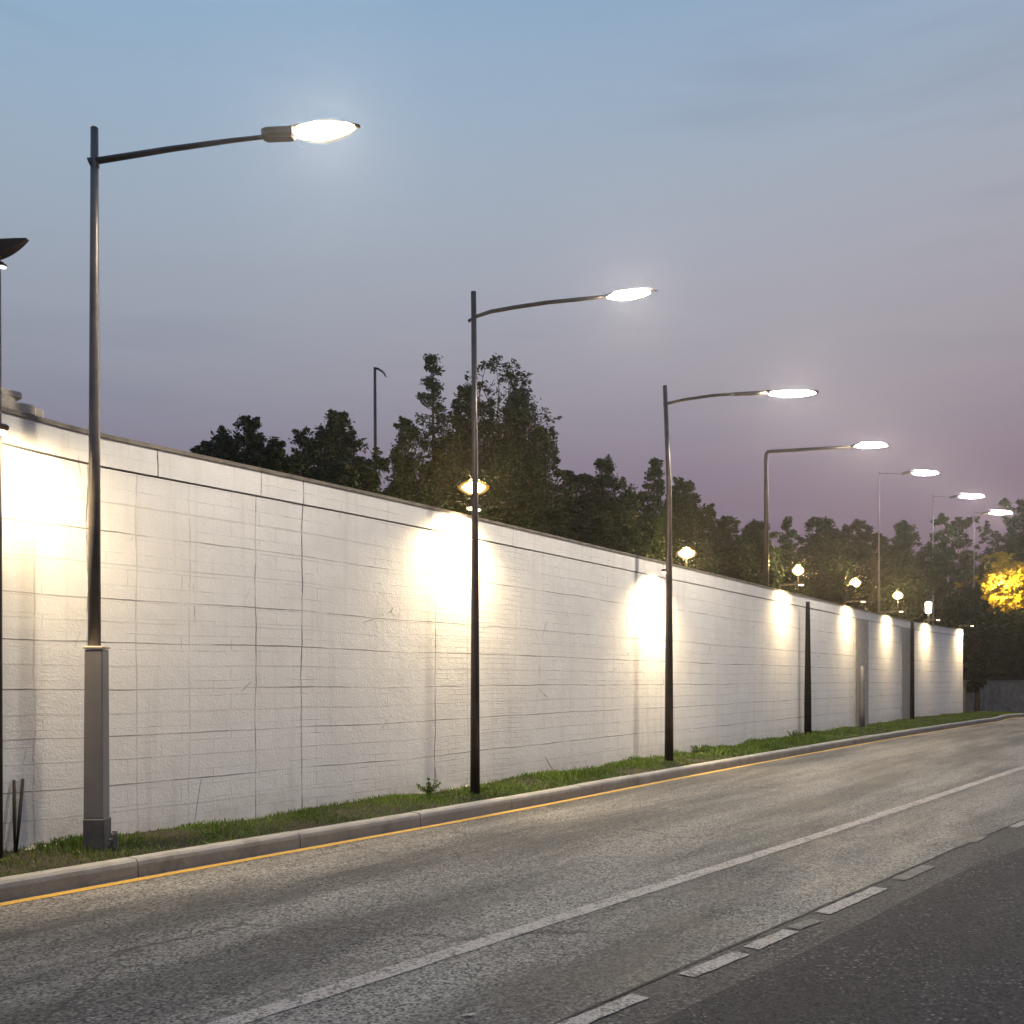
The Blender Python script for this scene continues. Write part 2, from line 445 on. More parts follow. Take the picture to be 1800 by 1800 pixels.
def ribbon(name, path, w0, w1, z, mat, jitter=0.0, structure=True):
    """flat strip from offset w0 to w1 on the right of the path"""
    b = MB(); nn = left_normals(path); k = len(path); vs = []
    for p, q in zip(path, nn):
        j0, j1 = random.uniform(-jitter, jitter), random.uniform(-jitter, jitter)
        a = p - q * (w0 + j0); c = p - q * (w1 + j1)
        vs += [(a.x, a.y, z), (c.x, c.y, z)]
    b.add(vs, [(2 * i, 2 * i + 1, 2 * i + 3, 2 * i + 2) for i in range(k - 1)])
    o = b.build(name, mat, uvf=snuv)
    if o.data.polygons[0].normal.z < 0: o.data.flip_normals()
    return tag(o, kind='structure') if structure else o
SEAM1 = catmull([sn(*p) for p in [(-6, -3.0), (2, -2.68), (4.2, -2.57), (5.3, -2.46), (7.2, -2.28), (8.8, -2.12), (12, -1.80), (16, -1.35), (24, -.5), (36, .9)]], .18)
SEAM2 = catmull([sn(*p) for p in [(-6, -2.75), (2, -2.33), (4.7, -2.13), (5.6, -2.02), (7.2, -1.86), (9.6, -1.62), (11.2, -1.36), (16, -.8), (24, .3), (36, 1.9)]], .18)
sheet('road_surface_sealed', [p.copy() for p in SEAM1] + [sn(40, 3), sn(40, 12), sn(-6, 12)], .004, M['asphalt_patch'])
sheet('road_surface_dark', [p.copy() for p in SEAM2] + [sn(39, 4), sn(39, 11.5), sn(-6, 11.5)], .008, M['asphalt_new'])
ribbon('road_seam', SEAM1, -.008, .010, .0085, M['tar'], .008)
ribbon('road_seam_second', SEAM2, -.006, .008, .0092, M['tar'], .006)

WHITE = catmull([sn(*p) for p in [(-6, -4.45), (0, -4.12), (3.2, -3.92), (5.5, -3.74), (7.84, -3.56), (10.2, -3.38), (14.3, -3.1), (21.8, -2.62), (30, -1.95)]]
                + [Vector((22, 32.5, 0)), Vector((30, 38, 0)), Vector((45, 43, 0)), Vector((70, 46, 0))], .25)
ribbon('road_marking_white_line', WHITE, -.075, .075, .004, M['line_white'], .006)
ribbon('road_marking_yellow_line', KERB, .04, .145, .004, M['line_yellow'], .004)
def dash(a, b, mat, w=.06, nm='road_marking_dash'):
    p, q = sn(*a), sn(*b); k = max(2, int((q - p).length / .06))
    ribbon(nm, [p.lerp(q, i / k) for i in range(k + 1)], -w, w, .0095, mat, .006)
for a, b, m_, w in [((1.6, -2.83), (2.9, -2.66), 'line_white', .055), ((3.55, -2.58), (4.74, -2.42), 'line_white', .055), ((5.21, -2.37), (5.84, -2.28), 'line_white', .055), ((5.98, -2.28), (6.55, -2.21), 'line_white', .055),
                    ((6.62, -2.22), (6.95, -2.16), 'line_faint', .05), ((7.17, -2.19), (8.32, -2.07), 'line_white', .06), ((8.75, -2.03), (9.55, -1.95), 'line_faint', .06),
                    ((11.2, -1.86), (11.7, -1.82), 'line_faint', .035), ((12.6, -1.66), (13.9, -1.52), 'line_white', .05), ((15.5, -1.3), (17, -1.14), 'line_white', .06), ((19, -.9), (21, -.66), 'line_white', .06)]:
    dash(a, b, M[m_], w)
# small chip of old paint near the bottom of the picture
dash((3.95, -3.02), (4.0, -2.98), M['line_white'], .012)

# kerb: stones with open joints
def kerb_mesh():
    b = MB(); prof = [(0.0, -.05), (0.006, .10), (0.016, .135), (.038, .155), (.16, .158), (.175, .15), (.175, -.05)]
    A = arclen(KERB); L = 1.83; u0 = -.35
    idx = 0
    def at(u):
        for i in range(len(KERB) - 1):
            if A[i + 1] >= u:
                t = (u - A[i]) / (A[i + 1] - A[i]); return KERB[i].lerp(KERB[i + 1], t), KN[i].lerp(KN[i + 1], t)
        return KERB[-1], KN[-1]
    uj = 0.0
    # one joint is set where the photograph shows it
    target = ground(230, 1540); best = min(range(len(KERB)), key=lambda i: (KERB[i] - Vector((target.x, target.y, 0))).length)
    first = A[best] % L
    edges = [0.0] + [first + k * L for k in range(int((A[-1] - first) / L) + 1)]
    for a, c in zip(edges, edges[1:]):
        a2, c2 = a + .007, c - .007
        if c2 - a2 < .05: continue
        dz = random.uniform(-.004, .004); dn = random.uniform(-.004, .004)
        k = 4; vs = []; fs = []; w = len(prof)
        for i in range(k + 1):
            p, q = at(a2 + (c2 - a2) * i / k)
            for o, z in prof: vs.append(p + q * (o + dn) + Vector((0, 0, z + (dz if z > 0 else 0))))
        for i in range(k):
            for j in range(w - 1): fs.append((i * w + j, i * w + j + 1, (i + 1) * w + j + 1, (i + 1) * w + j))
        fs.append(tuple(range(w))); fs.append(tuple(range(k * w + w - 1, k * w - 1, -1)))
        b.add(vs, fs)
    return b
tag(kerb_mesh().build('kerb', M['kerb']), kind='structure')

# verge (soil) between kerb and wall, with a gentle crown
def verge_z(t, u):
    return .125 + .06 * math.sin(math.pi * min(1, max(0, t)) * .55) + .02 * math.sin(u * 1.7) * t + .012 * math.sin(u * 4.3 + 1)
KA = arclen(KERB)
def nearest_wall(p):
    i = min(range(len(WALL)), key=lambda j: (WALL[j] - p).length_squared)
    return WALL[i]
VERGE = []
for i, p in enumerate(KERB):
    if p.x > 24.5: break
    a = p + KN[i] * .172
    c = nearest_wall(p) + (nearest_wall(p) - p).normalized() * .05
    if p.y > 43: c = p + KN[i] * 2.3
    VERGE.append((a, c, KA[i]))
b = MB(); K = 8; vs = []
for a, c, u in VERGE:
    for j in range(K + 1):
        q = a.lerp(c, j / K); vs.append((q.x, q.y, verge_z(j / K, u)))
b.add(vs, [(i * (K + 1) + j, (i + 1) * (K + 1) + j, (i + 1) * (K + 1) + j + 1, i * (K + 1) + j + 1) for i in range(len(VERGE) - 1) for j in range(K)], True)
tag(b.build('verge', M['soil']), kind='structure')
# grass on it
def grass_blades():
    V = []; Q = []; n = 0
    for (a, c, u), (a2, c2, u2) in zip(VERGE, VERGE[1:]):
        mid = (a + c) / 2; d = max(mid.y, 1.0)
        if d < 4: continue
        area = (c - a).length * (u2 - u)
        dens = 2100 if d < 11 else (1500 if d < 16 else (900 if d < 26 else 500))
        k = int(area * dens)
        for _ in range(k):
            t = RNG.random() ** .85; w = RNG.random()
            if RNG.random() < .18 * (1 - abs(2 * t - 1)): pass
            p = a.lerp(c, t).lerp(a2.lerp(c2, t), w)
            uu = u + (u2 - u) * w
            z = verge_z(t, uu) - .005
            clump = .5 + .5 * math.sin(p.x * 3.1 + 1.3 * math.sin(p.y * 2.3)) * math.sin(p.y * 3.7 + 1.1 * math.sin(p.x * 1.9))
            if clump < .2 and RNG.random() < .2: continue
            h = (.018 + .04 * RNG.random() ** 1.5) * (.5 + .9 * clump)
            if 14.5 < d < 30 and t > .35: h *= 1.0 + 1.1 * clump
            ang = RNG.random() * 6.283; lean = RNG.normal(0, .5)
            wd = (.0035 + .003 * RNG.random()) * (1 if d < 12 else (1.6 if d < 20 else 2.6))
            dx, dy = math.cos(ang), math.sin(ang)
            lx, ly = -dy * lean * h, dx * lean * h
            V += [(p.x - dx * wd, p.y - dy * wd, z), (p.x + dx * wd, p.y + dy * wd, z),
                  (p.x + lx * .4 + dx * wd * .8, p.y + ly * .4 + dy * wd * .8, z + h * .6), (p.x + lx, p.y + ly, z + h)]
            Q.append((n, n + 1, n + 2, n + 3)); n += 4
    return np.array(V), np.array(Q)
gv, gq = grass_blades()
tag(np_mesh('grass', gv, gq, M['grass']), 'short rough green grass on the verge between kerb and white wall', 'grass', kind='stuff')

# embankment behind the wall and the low wall
def embankment():
    b = MB(); back = [p + n_ * .30 for p, n_ in zip(WALL[::3], WN[::3])]
    edge = back[:-1] + [p + n_ * .22 for p, n_ in zip(LOW, left_normals(LOW))]
    nrm = left_normals(edge)
    vv = [0, 1.2, 3, 6, 10, 15, 22, 32, 46, 70, 120]
    k = len(vv); vs = []
    nb = len(back) - 1
    for i, (p, q) in enumerate(zip(edge, nrm)):
        f = 1.0 if i < nb - 2 else max(0, 1 - (i - nb + 2) / 4)
        for v in vv:
            z = (3.72 + .035 * v + (.11 * max(0, v - 4) if v < 25 else .11 * 21 + .02 * (v - 25))) * f + (1.45 + min(v, 8) * .42 + .10 * max(0, v - 8 if v < 25 else 17)) * (1 - f)
            side = max(0, min(1, (p.y - 12) / 14))     # lower behind the near end of the wall
            z = min(z, 3.8 + (z - 3.8) * side) if f > .5 else z
            z += .12 * math.sin(i * .9 + v) if v > 2 else 0
            w = p + q * v; vs.append((w.x, w.y, z))
    b.add(vs, [(i * k + j, (i + 1) * k + j, (i + 1) * k + j + 1, i * k + j + 1) for i in range(len(edge) - 1) for j in range(k - 1)], True)
    return b, vs
eb, EV = embankment()
EVN = np.array(EV)
emb = tag(eb.build('embankment', M['soil']), kind='structure')
from mathutils.bvhtree import BVHTree
EBVH = BVHTree.FromPolygons([Vector(v) for v in eb.v], eb.f)
def bank_z(x, y):
    h = EBVH.ray_cast(Vector((x, y, 60)), Vector((0, 0, -1)))
    return h[0].z if h[0] else 0.0

# ------------------------------------------------------------------ the white wall
j_px = [60, 152, 240, 333, 450, 530, 765, 822, 990, 1162, 1262, 1360, 1416, 1470, 1540, 1604, 1660]
j_w = {60: .35, 152: .8, 240: .35, 333: .3, 450: .75, 530: 1.0, 765: 1.0, 822: .5, 990: .15, 1162: .7, 1262: .1, 1360: .12, 1416: .8, 1470: .3, 1540: .4, 1604: .6, 1660: .2}
joints = [(wall_at_px(p)[1], j_w[p]) for p in j_px]
courses = [(3.42, .35), (3.14, .85), (2.83, .35), (2.50, .9), (2.28, .3), (2.08, 1.0), (1.85, .35), (1.62, .9), (1.38, .35), (1.16, .9), (.93, .4), (.68, .9), (.42, .35)]
U765, U835, U900 = wall_at_px(765)[1], wall_at_px(835)[1], wall_at_px(900)[1]
M['wall'] = wall_material(joints, courses, [(U765, U900)])
M['band'] = wall_material([(wall_at_px(p)[1], k) for p, k in [(275, 1.0), (458, .9), (530, .9), (900, .4), (1165, .8), (1416, .8), (1520, .6)]], [(9.0, .1)], [(-50, -49)], 'white_painted_band')

wall_t = thing('retaining_wall', (0, 0, 0), 'long curved white painted retaining wall lit by lamps beside the road', 'wall')
def wall_strip(zlo, zhi, front, back, u0=None, u1=None):
    """closed strip along the wall: zlo / zhi functions of arc length, front / back offsets from the face"""
    b = MB(); vs = []; uvs = []; k = 0
    rows = 8 if isinstance(front, (int, float)) else 8
    pts = [(p, n_, u) for p, n_, u in zip(WALL, WN, WA) if (u0 is None or u >= u0) and (u1 is None or u <= u1)]
    for p, n_, u in pts:
        lo, hi = zlo(u), zhi(u); fo = front(u) if callable(front) else front
        for off, z in ((fo, lo), (fo, hi), (back, hi), (back, lo)):
            q = p + n_ * off; vs.append((q.x, q.y, z)); uvs.append((u, z))
    fs = []
    for i in range(len(pts) - 1):
        for j in range(4):
            fs.append((i * 4 + j, i * 4 + (j + 1) % 4, (i + 1) * 4 + (j + 1) % 4, (i + 1) * 4 + j))
    fs.append((0, 1, 2, 3)); e = (len(pts) - 1) * 4; fs.append((e + 3, e + 2, e + 1, e))
    b.add(vs, fs)
    return b, uvs
BAND = .27
bd, uvs = wall_strip(lambda u: -.1, lambda u: wall_h(u) - BAND - .018, 0.0, .28)
wall_body = bd.build('wall_face', M['wall'], wall_t, uvf=lambda p, i: uvs[i])
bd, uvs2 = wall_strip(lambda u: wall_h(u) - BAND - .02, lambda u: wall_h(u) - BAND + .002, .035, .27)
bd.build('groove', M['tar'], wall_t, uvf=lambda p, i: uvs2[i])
bd, uvs3 = wall_strip(lambda u: wall_h(u) - BAND, wall_h, -.012, .285)
bd.build('coping_band', M['band'], wall_t, uvf=lambda p, i: uvs3[i])
bd, uvs4 = wall_strip(lambda u: wall_h(u) - .001, lambda u: wall_h(u) + .04, -.025, .31)
bd.build('coping_cap', M['cap_dark'], wall_t, uvf=lambda p, i: uvs4[i])
# shallow pilasters towards the far end, coloured grey to read as shaded strips
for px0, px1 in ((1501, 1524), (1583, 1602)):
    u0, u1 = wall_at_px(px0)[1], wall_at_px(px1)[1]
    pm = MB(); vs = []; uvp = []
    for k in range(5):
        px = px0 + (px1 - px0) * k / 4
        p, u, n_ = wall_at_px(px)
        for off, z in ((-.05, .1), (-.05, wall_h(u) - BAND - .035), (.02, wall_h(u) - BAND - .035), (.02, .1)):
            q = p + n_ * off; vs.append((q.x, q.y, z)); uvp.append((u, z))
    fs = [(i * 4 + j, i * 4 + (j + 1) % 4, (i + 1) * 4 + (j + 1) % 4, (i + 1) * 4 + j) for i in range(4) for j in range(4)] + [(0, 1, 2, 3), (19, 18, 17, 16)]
    pm.add(vs, fs); pm.build('shade_strip', M['shade_strip'], wall_t, uvf=lambda p, i: uvp[i])

# ------------------------------------------------------------------ lamps
def spot_light(name, loc, aim, energy, size, blend, col, radius=.04, parent=None):
    l = bpy.data.lights.new(name, 'SPOT'); l.energy = energy; l.spot_size = R(size); l.spot_blend = blend
    l.color = col[:3]; l.shadow_soft_size = radius
    o = bpy.data.objects.new(name, l); COL.objects.link(o)
    o.location = loc; o.rotation_euler = (Vector(aim) - Vector(loc)).to_track_quat('-Z', 'Y').to_euler()
    if parent: o.parent = parent
    return o

def spindle(b, x0, x1, z0, z1, ry, rz, blunt=.55, sides=16):
    k = 12; sec = []
    for i in range(k + 1):
        t = i / k; r = (math.sin(math.pi * (.02 + .96 * t))) ** blunt
        sec.append((x0 + (x1 - x0) * t, z0 + (z1 - z0) * t, max(.004, ry * r), max(.003, rz * r)))
    b.loft_x(sec, sides)

def lamp_lens(L, x0, x1, z0, z1, ry, rz, blunt, mat, head):
    e = (x1 - x0) * .04
    b = MB()
    for k_ in (1.0, 1.12, 1.25): spindle(b, x0 - e * .5 * k_, x1 + e * (2 * k_ - 1.6), z0, z1, ry * .98 * k_, rz * .74 * k_, max(.75, blunt))  # nested shells imitate a soft bloom round the lamp tube
    bloom_shell = b.build('lens', M['bloom_shell'], head)
    b = MB(); spindle(b, x0 + e * .3, x1 - e * .3, z0, z1, ry * .88, rz * .64, max(.75, blunt)); b.build('lamp_tube', M[mat], head)
class Loc:
    """converts picture readings into a lamp's own metres (arm along x, up z) at the lamp's distance"""
    def __init__(self, px, d, z0): self.px, self.d, self.z0, self.k = px, d, z0, F / d
    def x(self, px): return (px - self.px) / self.k
    def z(self, py): return (HZ - py) / self.k + CAMH - self.z0
    def p(self, px, py, y=0.0): return (self.x(px), y, self.z(py))

def wall_dist(px, off):
    a = px
    for _ in range(12):
        p, u, n_ = wall_at_px(a); q = p - n_ * off
        a += px - (900 + F * q.x / q.y)
    return q
LG = 'street lamps along the road'
LAMPS = []

# nearest lamp
q = wall_dist(166, .48); z0 = .17
L = Loc(900 + F * q.x / q.y, q.y, z0)
t = thing('street_lamp', (q.x, q.y, z0), 'nearest and tallest street lamp, dark pole with a grey box casing round its foot', 'street lamp', LG)
b = MB(); b.tube([(0, 0, L.z(1140)), (0, 0, L.z(760)), (0, 0, L.z(400)), (0, 0, L.z(226))], [.056, .049, .038, .034], 14)
b.tube([(0, 0, L.z(226)), (0, 0, L.z(224))], [.035, .028], 14)
b.build('pole', M['pole_bronze'], t)
b = MB(); b.box((.02, 0, (L.z(1438) + L.z(1142)) / 2), (.175, .16, L.z(1142) - L.z(1438)), bev=.008, taper=.93); b.build('pole_casing', M['pole_grey'], t)
b = MB(); b.box((.02, 0, L.z(1138.5)), (.182, .167, .026), bev=.006); b.build('casing_cap', M['cap_light'], t)
b = MB(); b.box((.025, 0, L.z(1437) / 2 - .02), (.19, .176, L.z(1437) + .04), bev=.012); b.build('plinth', M['plinth'], t)
b = MB(); b.box((.19, -.02, .07), (.075, .09, .20), bev=.03, taper=.75); b.tube([(.16, -.065, .10), (.19, -.07, .10)], .012, 8); b.build('cable_box', M['plinth'], t)
b = MB(); b.tube([L.p(158, 287), L.p(166, 284)], [.05, .036], 12)
b.tube([L.p(163, 284), L.p(300, 262), L.p(400, 248), L.p(470, 240)], [.030, .026, .022, .019], 12)
b.box((L.x(169), 0, L.z(289)), (.05, .05, .08), bev=.01)
b.build('arm', M['pole_dark'], t)
b = MB(); b.box(((L.x(461) + L.x(520)) / 2, 0, L.z(236)), (L.x(520) - L.x(461), .13, .098), ry=-R(2.5), bev=.022)
b.loft_x([(L.x(512), L.z(229), .075, .012), (L.x(560), L.z(219), .07, .012), (L.x(610), L.z(219), .05, .010), (L.x(633), L.z(222), .025, .012)], 12)
head = b.build('lamp_head', M['housing'], t)
lamp_lens(L, L.x(514), L.x(624), L.z(237), L.z(225), .115, .082, .55, 'lamp_white', head)
LAMPS.append(t)

# second lamp
q = wall_dist(835, .52); L = Loc(900 + F * q.x / q.y, q.y, z0)
t = thing('street_lamp', (q.x, q.y, z0), 'second street lamp with a curved arm, amber flare beside its pole above the wall', 'street lamp', LG)
b = MB(); b.tube([(0, 0, -.02), (0, 0, L.z(1150)), (0, 0, L.z(800)), (-.02, 0, L.z(513))], [.068, .058, .040, .037], 14); b.build('pole', M['pole_dark'], t)
b = MB(); b.tube([L.p(823, 565), L.p(838, 556), L.p(862, 548), L.p(900, 541), L.p(960, 532), L.p(1020, 526), L.p(1078, 520)], [.022, .024, .027, .028, .028, .027, .022], 12); b.build('arm', M['pole_dark'], t)
b = MB(); b.loft_x([(L.x(1062), L.z(522), .03, .022), (L.x(1085), L.z(513), .06, .014), (L.x(1130), L.z(508), .05, .010), (L.x(1156), L.z(511), .012, .006)], 12)
head = b.build('lamp_head', M['housing'], t)
lamp_lens(L, L.x(1068), L.x(1143), L.z(523), L.z(515), .11, .07, .45, 'lamp_white', head)
LAMPS.append(t); T2, L2, Q2 = t, L, q

# third lamp
q = wall_dist(1176, .52); L = Loc(900 + F * q.x / q.y, q.y, z0)
t = thing('street_lamp', (q.x, q.y, z0), 'third street lamp, gently bowed arm and a bright floodlight on its pole at coping height', 'street lamp', LG)
b = MB(); b.tube([(0, 0, -.02), (0, 0, L.z(1100)), (0, 0, L.z(850)), (-.08, 0, L.z(678))], [.085, .068, .048, .040], 14); b.build('pole', M['pole_dark'], t)
b = MB(); b.tube([L.p(1166, 711), L.p(1200, 703), L.p(1250, 695.5), L.p(1300, 692)], [.026, .03, .03, .03], 12)
b.tube([L.p(1290, 693), L.p(1348, 690)], [.036, .048], 12); b.build('arm', M['pole_dark'], t)
b = MB(); b.loft_x([(L.x(1345), L.z(689), .05, .04), (L.x(1362), L.z(688), .06, .016), (L.x(1420), L.z(686.5), .05, .012), (L.x(1438), L.z(689), .03, .03)], 12)
head = b.build('lamp_head', M['housing'], t)
lamp_lens(L, L.x(1352), L.x(1434), L.z(693), L.z(691.5), .13, .075, .7, 'lamp_white', head)
LAMPS.append(t); T3, L3, Q3 = t, L, q

# fourth lamp: elbow arm, stands on the bank behind the wall
def bank_base(px, d):
    d = behind(px, d); x = (px - 900) / F * d
    return Vector((x, d, bank_z(x, d) - .03))
q = wall_dist(1347, -.75); L = Loc(900 + F * q.x / q.y, q.y, bank_z(q.x, q.y) - .03)
t = thing('street_lamp', (q.x, q.y, L.z0), 'fourth street lamp with a square elbow arm, standing behind the wall', 'street lamp', LG)
b = MB(); b.tube([(0, 0, 0), (0, 0, L.z(900)), (-.01, 0, L.z(808)), (.0, 0, L.z(798)), (.05, 0, L.z(794)), (L.x(1400), 0, L.z(791)), (L.x(1502), 0, L.z(785))], [.075, .062, .054, .054, .052, .05, .045], 14); b.build('pole', M['pole_dark'], t)
b = MB(); b.loft_x([(L.x(1496), L.z(785.5), .06, .055), (L.x(1515), L.z(778), .08, .016), (L.x(1550), L.z(778), .06, .012), (L.x(1563), L.z(783), .02, .012)], 12)
head = b.build('lamp_head', M['housing'], t)
lamp_lens(L, L.x(1498), L.x(1560), L.z(784), L.z(783.5), .14, .085, .8, 'lamp_white', head)
LAMPS.append(t)

# three far lamps on the bank, slim pale poles
for pxp, d, pxa, (l0, l1), ly, top, lab in (
        (1545, 32.5, 1588, (1602, 1650), 832, 828, 'fifth street lamp with a slim pale steel pole rising behind the wall'),
        (1640, 38.0, 1672, (1684, 1730), 873, 868, 'sixth street lamp with a slim pale pole among dark trees'),
        (1712, 53.5, 1728, (1736, 1780), 902, 896, 'farthest street lamp, glowing just over the treetops')):
    q = bank_base(pxp, d); L = Loc(pxp, q.y, q.z)
    t = thing('street_lamp', q, lab, 'street lamp', LG)
    b = MB(); b.tube([(0, 0, 0), (0, 0, L.z(ly + 110)), (0, 0, L.z(top))], [.05, .028, .011], 10); b.build('pole', M['pole_pale'], t)
    b = MB(); b.tube([(0, 0, L.z(top + 4)), (L.x(pxa), 0, L.z(ly + 1))], [.014, .014], 8); b.build('arm', M['pole_pale'], t)
    b = MB(); b.loft_x([(L.x(pxa - 3), L.z(ly + 1), .05, .05), (L.x(pxa + 8), L.z(ly - 1), .10, .07), (L.x(l0 + 4), L.z(ly - 1), .06, .035)], 12)
    b.loft_x([(L.x(l0), L.z(ly - 6), .08, .014), (L.x(l1), L.z(ly - 4), .04, .012)], 12)
    head = b.build('lamp_head', M['pole_pale'], t)
    lamp_lens(L, L.x(l0), L.x(l1), L.z(ly), L.z(ly), .16, .12, .95, 'lamp_far', head)

# lamp at the left edge: blade head, small white lamp below
q = wall_dist(-6, .25); L = Loc(900 + F * q.x / q.y, q.y, z0)
t = thing('street_lamp', (q.x, q.y, z0), 'lamp post at the left edge with an unlit blade shaped head', 'street lamp')
b = MB(); b.tube([(0, 0, -.02), (0, 0, L.z(900)), (0, 0, L.z(428))], [.05, .042, .034], 12); b.build('pole', M['pole_dark'], t)
b = MB(); vs = []; k = 14
for i in range(k + 1):
    s_ = i / k; px = -46 + 95 * s_
    top = 436 - 15.5 * s_; bot = top + (22 * (1 - s_ ** 3.2) + 1.0)
    wd = .11 * (1 - .75 * s_ ** 2)
    for y in (-1, 1):
        vs += [(L.x(px), y * wd, L.z(top)), (L.x(px), y * wd * .75, L.z(bot))]
fs = []
for i in range(k):
    a = i * 4; c = a + 4
    fs += [(a, c, c + 1, a + 1), (a + 2, a + 3, c + 3, c + 2), (a, a + 2, c + 2, c), (a + 1, c + 1, c + 3, a + 3)]
fs += [(0, 1, 3, 2), (k * 4, k * 4 + 2, k * 4 + 3, k * 4 + 1)]
b.add(vs, fs); b.build('blade_head', simple('blade_metal', rgb(.07, .055, .05), .35, .3, .3, 6, .03), t)
b = MB(); b.tube([L.p(-5, 466), L.p(4, 466)], .012, 8); b.loft_x([(L.x(-4), L.z(466), .03, .015), (L.x(6), L.z(465), .045, .02), (L.x(11), L.z(467), .02, .01)], 12)
head = b.build('small_lamp', M['housing'], t)
b = MB(); spindle(b, L.x(-2), L.x(11), L.z(469.5), L.z(469.5), .03, .013); b.build('lens', M['small_white'], head)
T0, L0, Q0 = t, L, q

# floodlights fixed to the poles, washing the wall (parts of their lamps)
def pole_flood(t, L, q, px, py, energy, size, blend, aimdown=1.4, toward=.25, side=0.0, off=.30):
    p, u, n_ = wall_at_px(px)
    c = wall_dist(px, off); p2, u, n_ = wall_at_px(px); c.z = L.z(py) + L.z0
    lc = c - Vector((q.x, q.y, L.z0))
    tang = Vector((n_.y, -n_.x, 0)); rz = math.atan2(tang.y, tang.x)
    b = MB(); b.box(lc + Vector((0, 0, .045)), (.24, .12, .05), rz=rz, bev=.012)
    b.tube([lc + Vector((0, 0, .05)), Vector((0, 0, lc.z + .07))], .015, 8)
    f = b.build('floodlight', M['housing'], t)
    b = MB(); b.box(lc + Vector((0, 0, .004)), (.22, .10, .03), rz=rz, bev=.012); b.build('lens', M['flood'], f)
    src = lc + Vector((0, 0, -.03))
    spot_light('flood_light', src, src + n_ * toward + tang * side + Vector((0, 0, -aimdown)), energy, size, blend, rgb(1, .76, .43), .10, f)
pole_flood(T0, L0, Q0, -14, 765, 800, 160, 1.0, 1.0, .75, .35, .36)
pole_flood(T2, L2, Q2, 833, 888, 850, 150, .85, 1.2, .55)
pole_flood(T3, L3, Q3, 1172, 1003, 1050, 150, .85, 1.2, .55)

# wall-mounted downlights under the coping further along
WLG = 'small downlights on the wall coping'
for i, (px, energy, size, bl, lab) in enumerate([
        (1374, 480, 122, .9, 'small downlight on a bracket over the coping just right of the elbow arm lamp'),
        (1488, 520, 128, .9, 'small bracket downlight over the coping between the black post and the first shaded wall strip'),
        (1558, 600, 118, .9, 'small bracket downlight over the coping between the two pilasters'),
        (1626, 600, 128, .9, 'small bracket downlight over the coping right of the farthest black post'),
        (1688, 680, 128, .9, 'small bracket downlight at the far end corner of the white wall')]):
    p, u, n_ = wall_at_px(px); h = wall_h(u) - .02
    t = thing('wall_light', Vector((p.x, p.y, h)) - n_ * .012, lab, 'wall light', WLG)
    tang = Vector((n_.y, -n_.x, 0)); rz = math.atan2(tang.y, tang.x)
    b = MB(); b.box(-n_ * .28 + Vector((0, 0, .20)), (.09, .62, .045), rz=rz, bev=.012); b.tube([n_ * .06 + Vector((0, 0, .05)), n_ * .06 + Vector((0, 0, .21))], .022, 8); b.build('housing', M['housing'], t)
    b = MB(); b.box(-n_ * .50 + Vector((0, 0, .168)), (.12, .11, .022), rz=rz, bev=.008); b.build('lens', M['flood'], t)
    src = -n_ * .50 + Vector((0, 0, .14))
    spot_light('down_light', src, src + n_ * .7 + Vector((0, 0, -1.2)), energy * .85, min(150, size + 42), 1.0, rgb(1, .75, .41), .06, t)

# posts against the wall
for px, w0, w1, top, mat, lab in ((1420, .07, .10, 3.75, 'black', 'tapered black post standing against the wall right of the elbow arm lamp'),
                                  (1515.5, .075, .085, 2.05, 'pole_grey', 'short grey post against the first shaded strip of the white wall'),
                                  (1603.5, .075, .085, 3.95, 'black', 'slim black post against the wall nearest its far end')):
    p, u, n_ = wall_at_px(px); off = .20 if px != 1515.5 else .25
    c = wall_dist(px, off)
    t = thing('wall_post', (c.x, c.y, .12), lab, 'post', 'posts against the wall')
    b = MB(); b.tube([(0, 0, 0), (0, 0, top * .3), (0, 0, top - .5), (0, 0, top)], [w1, w1 * .95, w0 * .9, w0 * .75], 12); b.build('shaft', M[mat], t)
    b = MB(); b.tube([(0, 0, -.06), (0, 0, .05)], [w1 * 1.5, w1 * 1.5], 12)
    b.build('base_collar', M['plinth'], t)

# garden lamps on the bank behind the wall
GG = 'amber garden lamps on the bank behind the wall'
for px, py, d, w, h, lab in ((833, 857, 16.0, .26, .13, 'brightest amber garden lamp, directly behind the second street lamp pole'),
                             (1207, 973, 22.5, .24, .14, 'amber garden lamp just right of the third street lamp pole'),
                             (1403, 1003, 28.5, .20, .17, 'amber garden lamp right of the elbow arm lamp pole'),
                             (1503, 1025, 34.0, .23, .19, 'orange garden lamp left of the slim pale pole'),
                             (1578, 1047, 40.0, .24, .19, 'amber garden lamp right of the slim pale pole, close to the coping')):
    c = spot_at(px, py, behind(px, d)); zb = bank_z(c.x, c.y) - .03
    t = thing('garden_lamp', (c.x, c.y, zb), lab, 'garden lamp', GG)
    zc = c.z - zb
    b = MB(); b.tube([(0, 0, 0), (0, 0, max(.1, zc - h * .8))], [.022, .018], 10); b.build('post', M['black'], t)
    b = MB()
    for k_ in (.74, .84, .95): spindle(b, -w * k_, w * k_, zc, zc, w * .85 * k_, h * k_, .6)  # nested shells imitate an amber bloom round the bulb
    gl = b.build('globe', M['amber_bloom'], t)  # amber bloom shells round the bulb, not a glass globe
    b = MB(); spindle(b, -w * .68, w * .68, zc, zc, w * .56, h * .66, .7); b.build('bulb', M['path_amber'], gl)
    b = MB(); b.tube([(0, 0, zc + h * .92), (0, 0, zc + h * 1.05)], [.09, .02], 12); b.build('cap', M['housing'], t)
c = spot_at(1632, 1068, behind(1632, 0, .42)); zb = bank_z(c.x, c.y) - .03; zc = c.z - zb
t = thing('garden_lamp', (c.x, c.y, zb), 'pale white capsule shaped garden lamp near the far end of the wall', 'garden lamp')
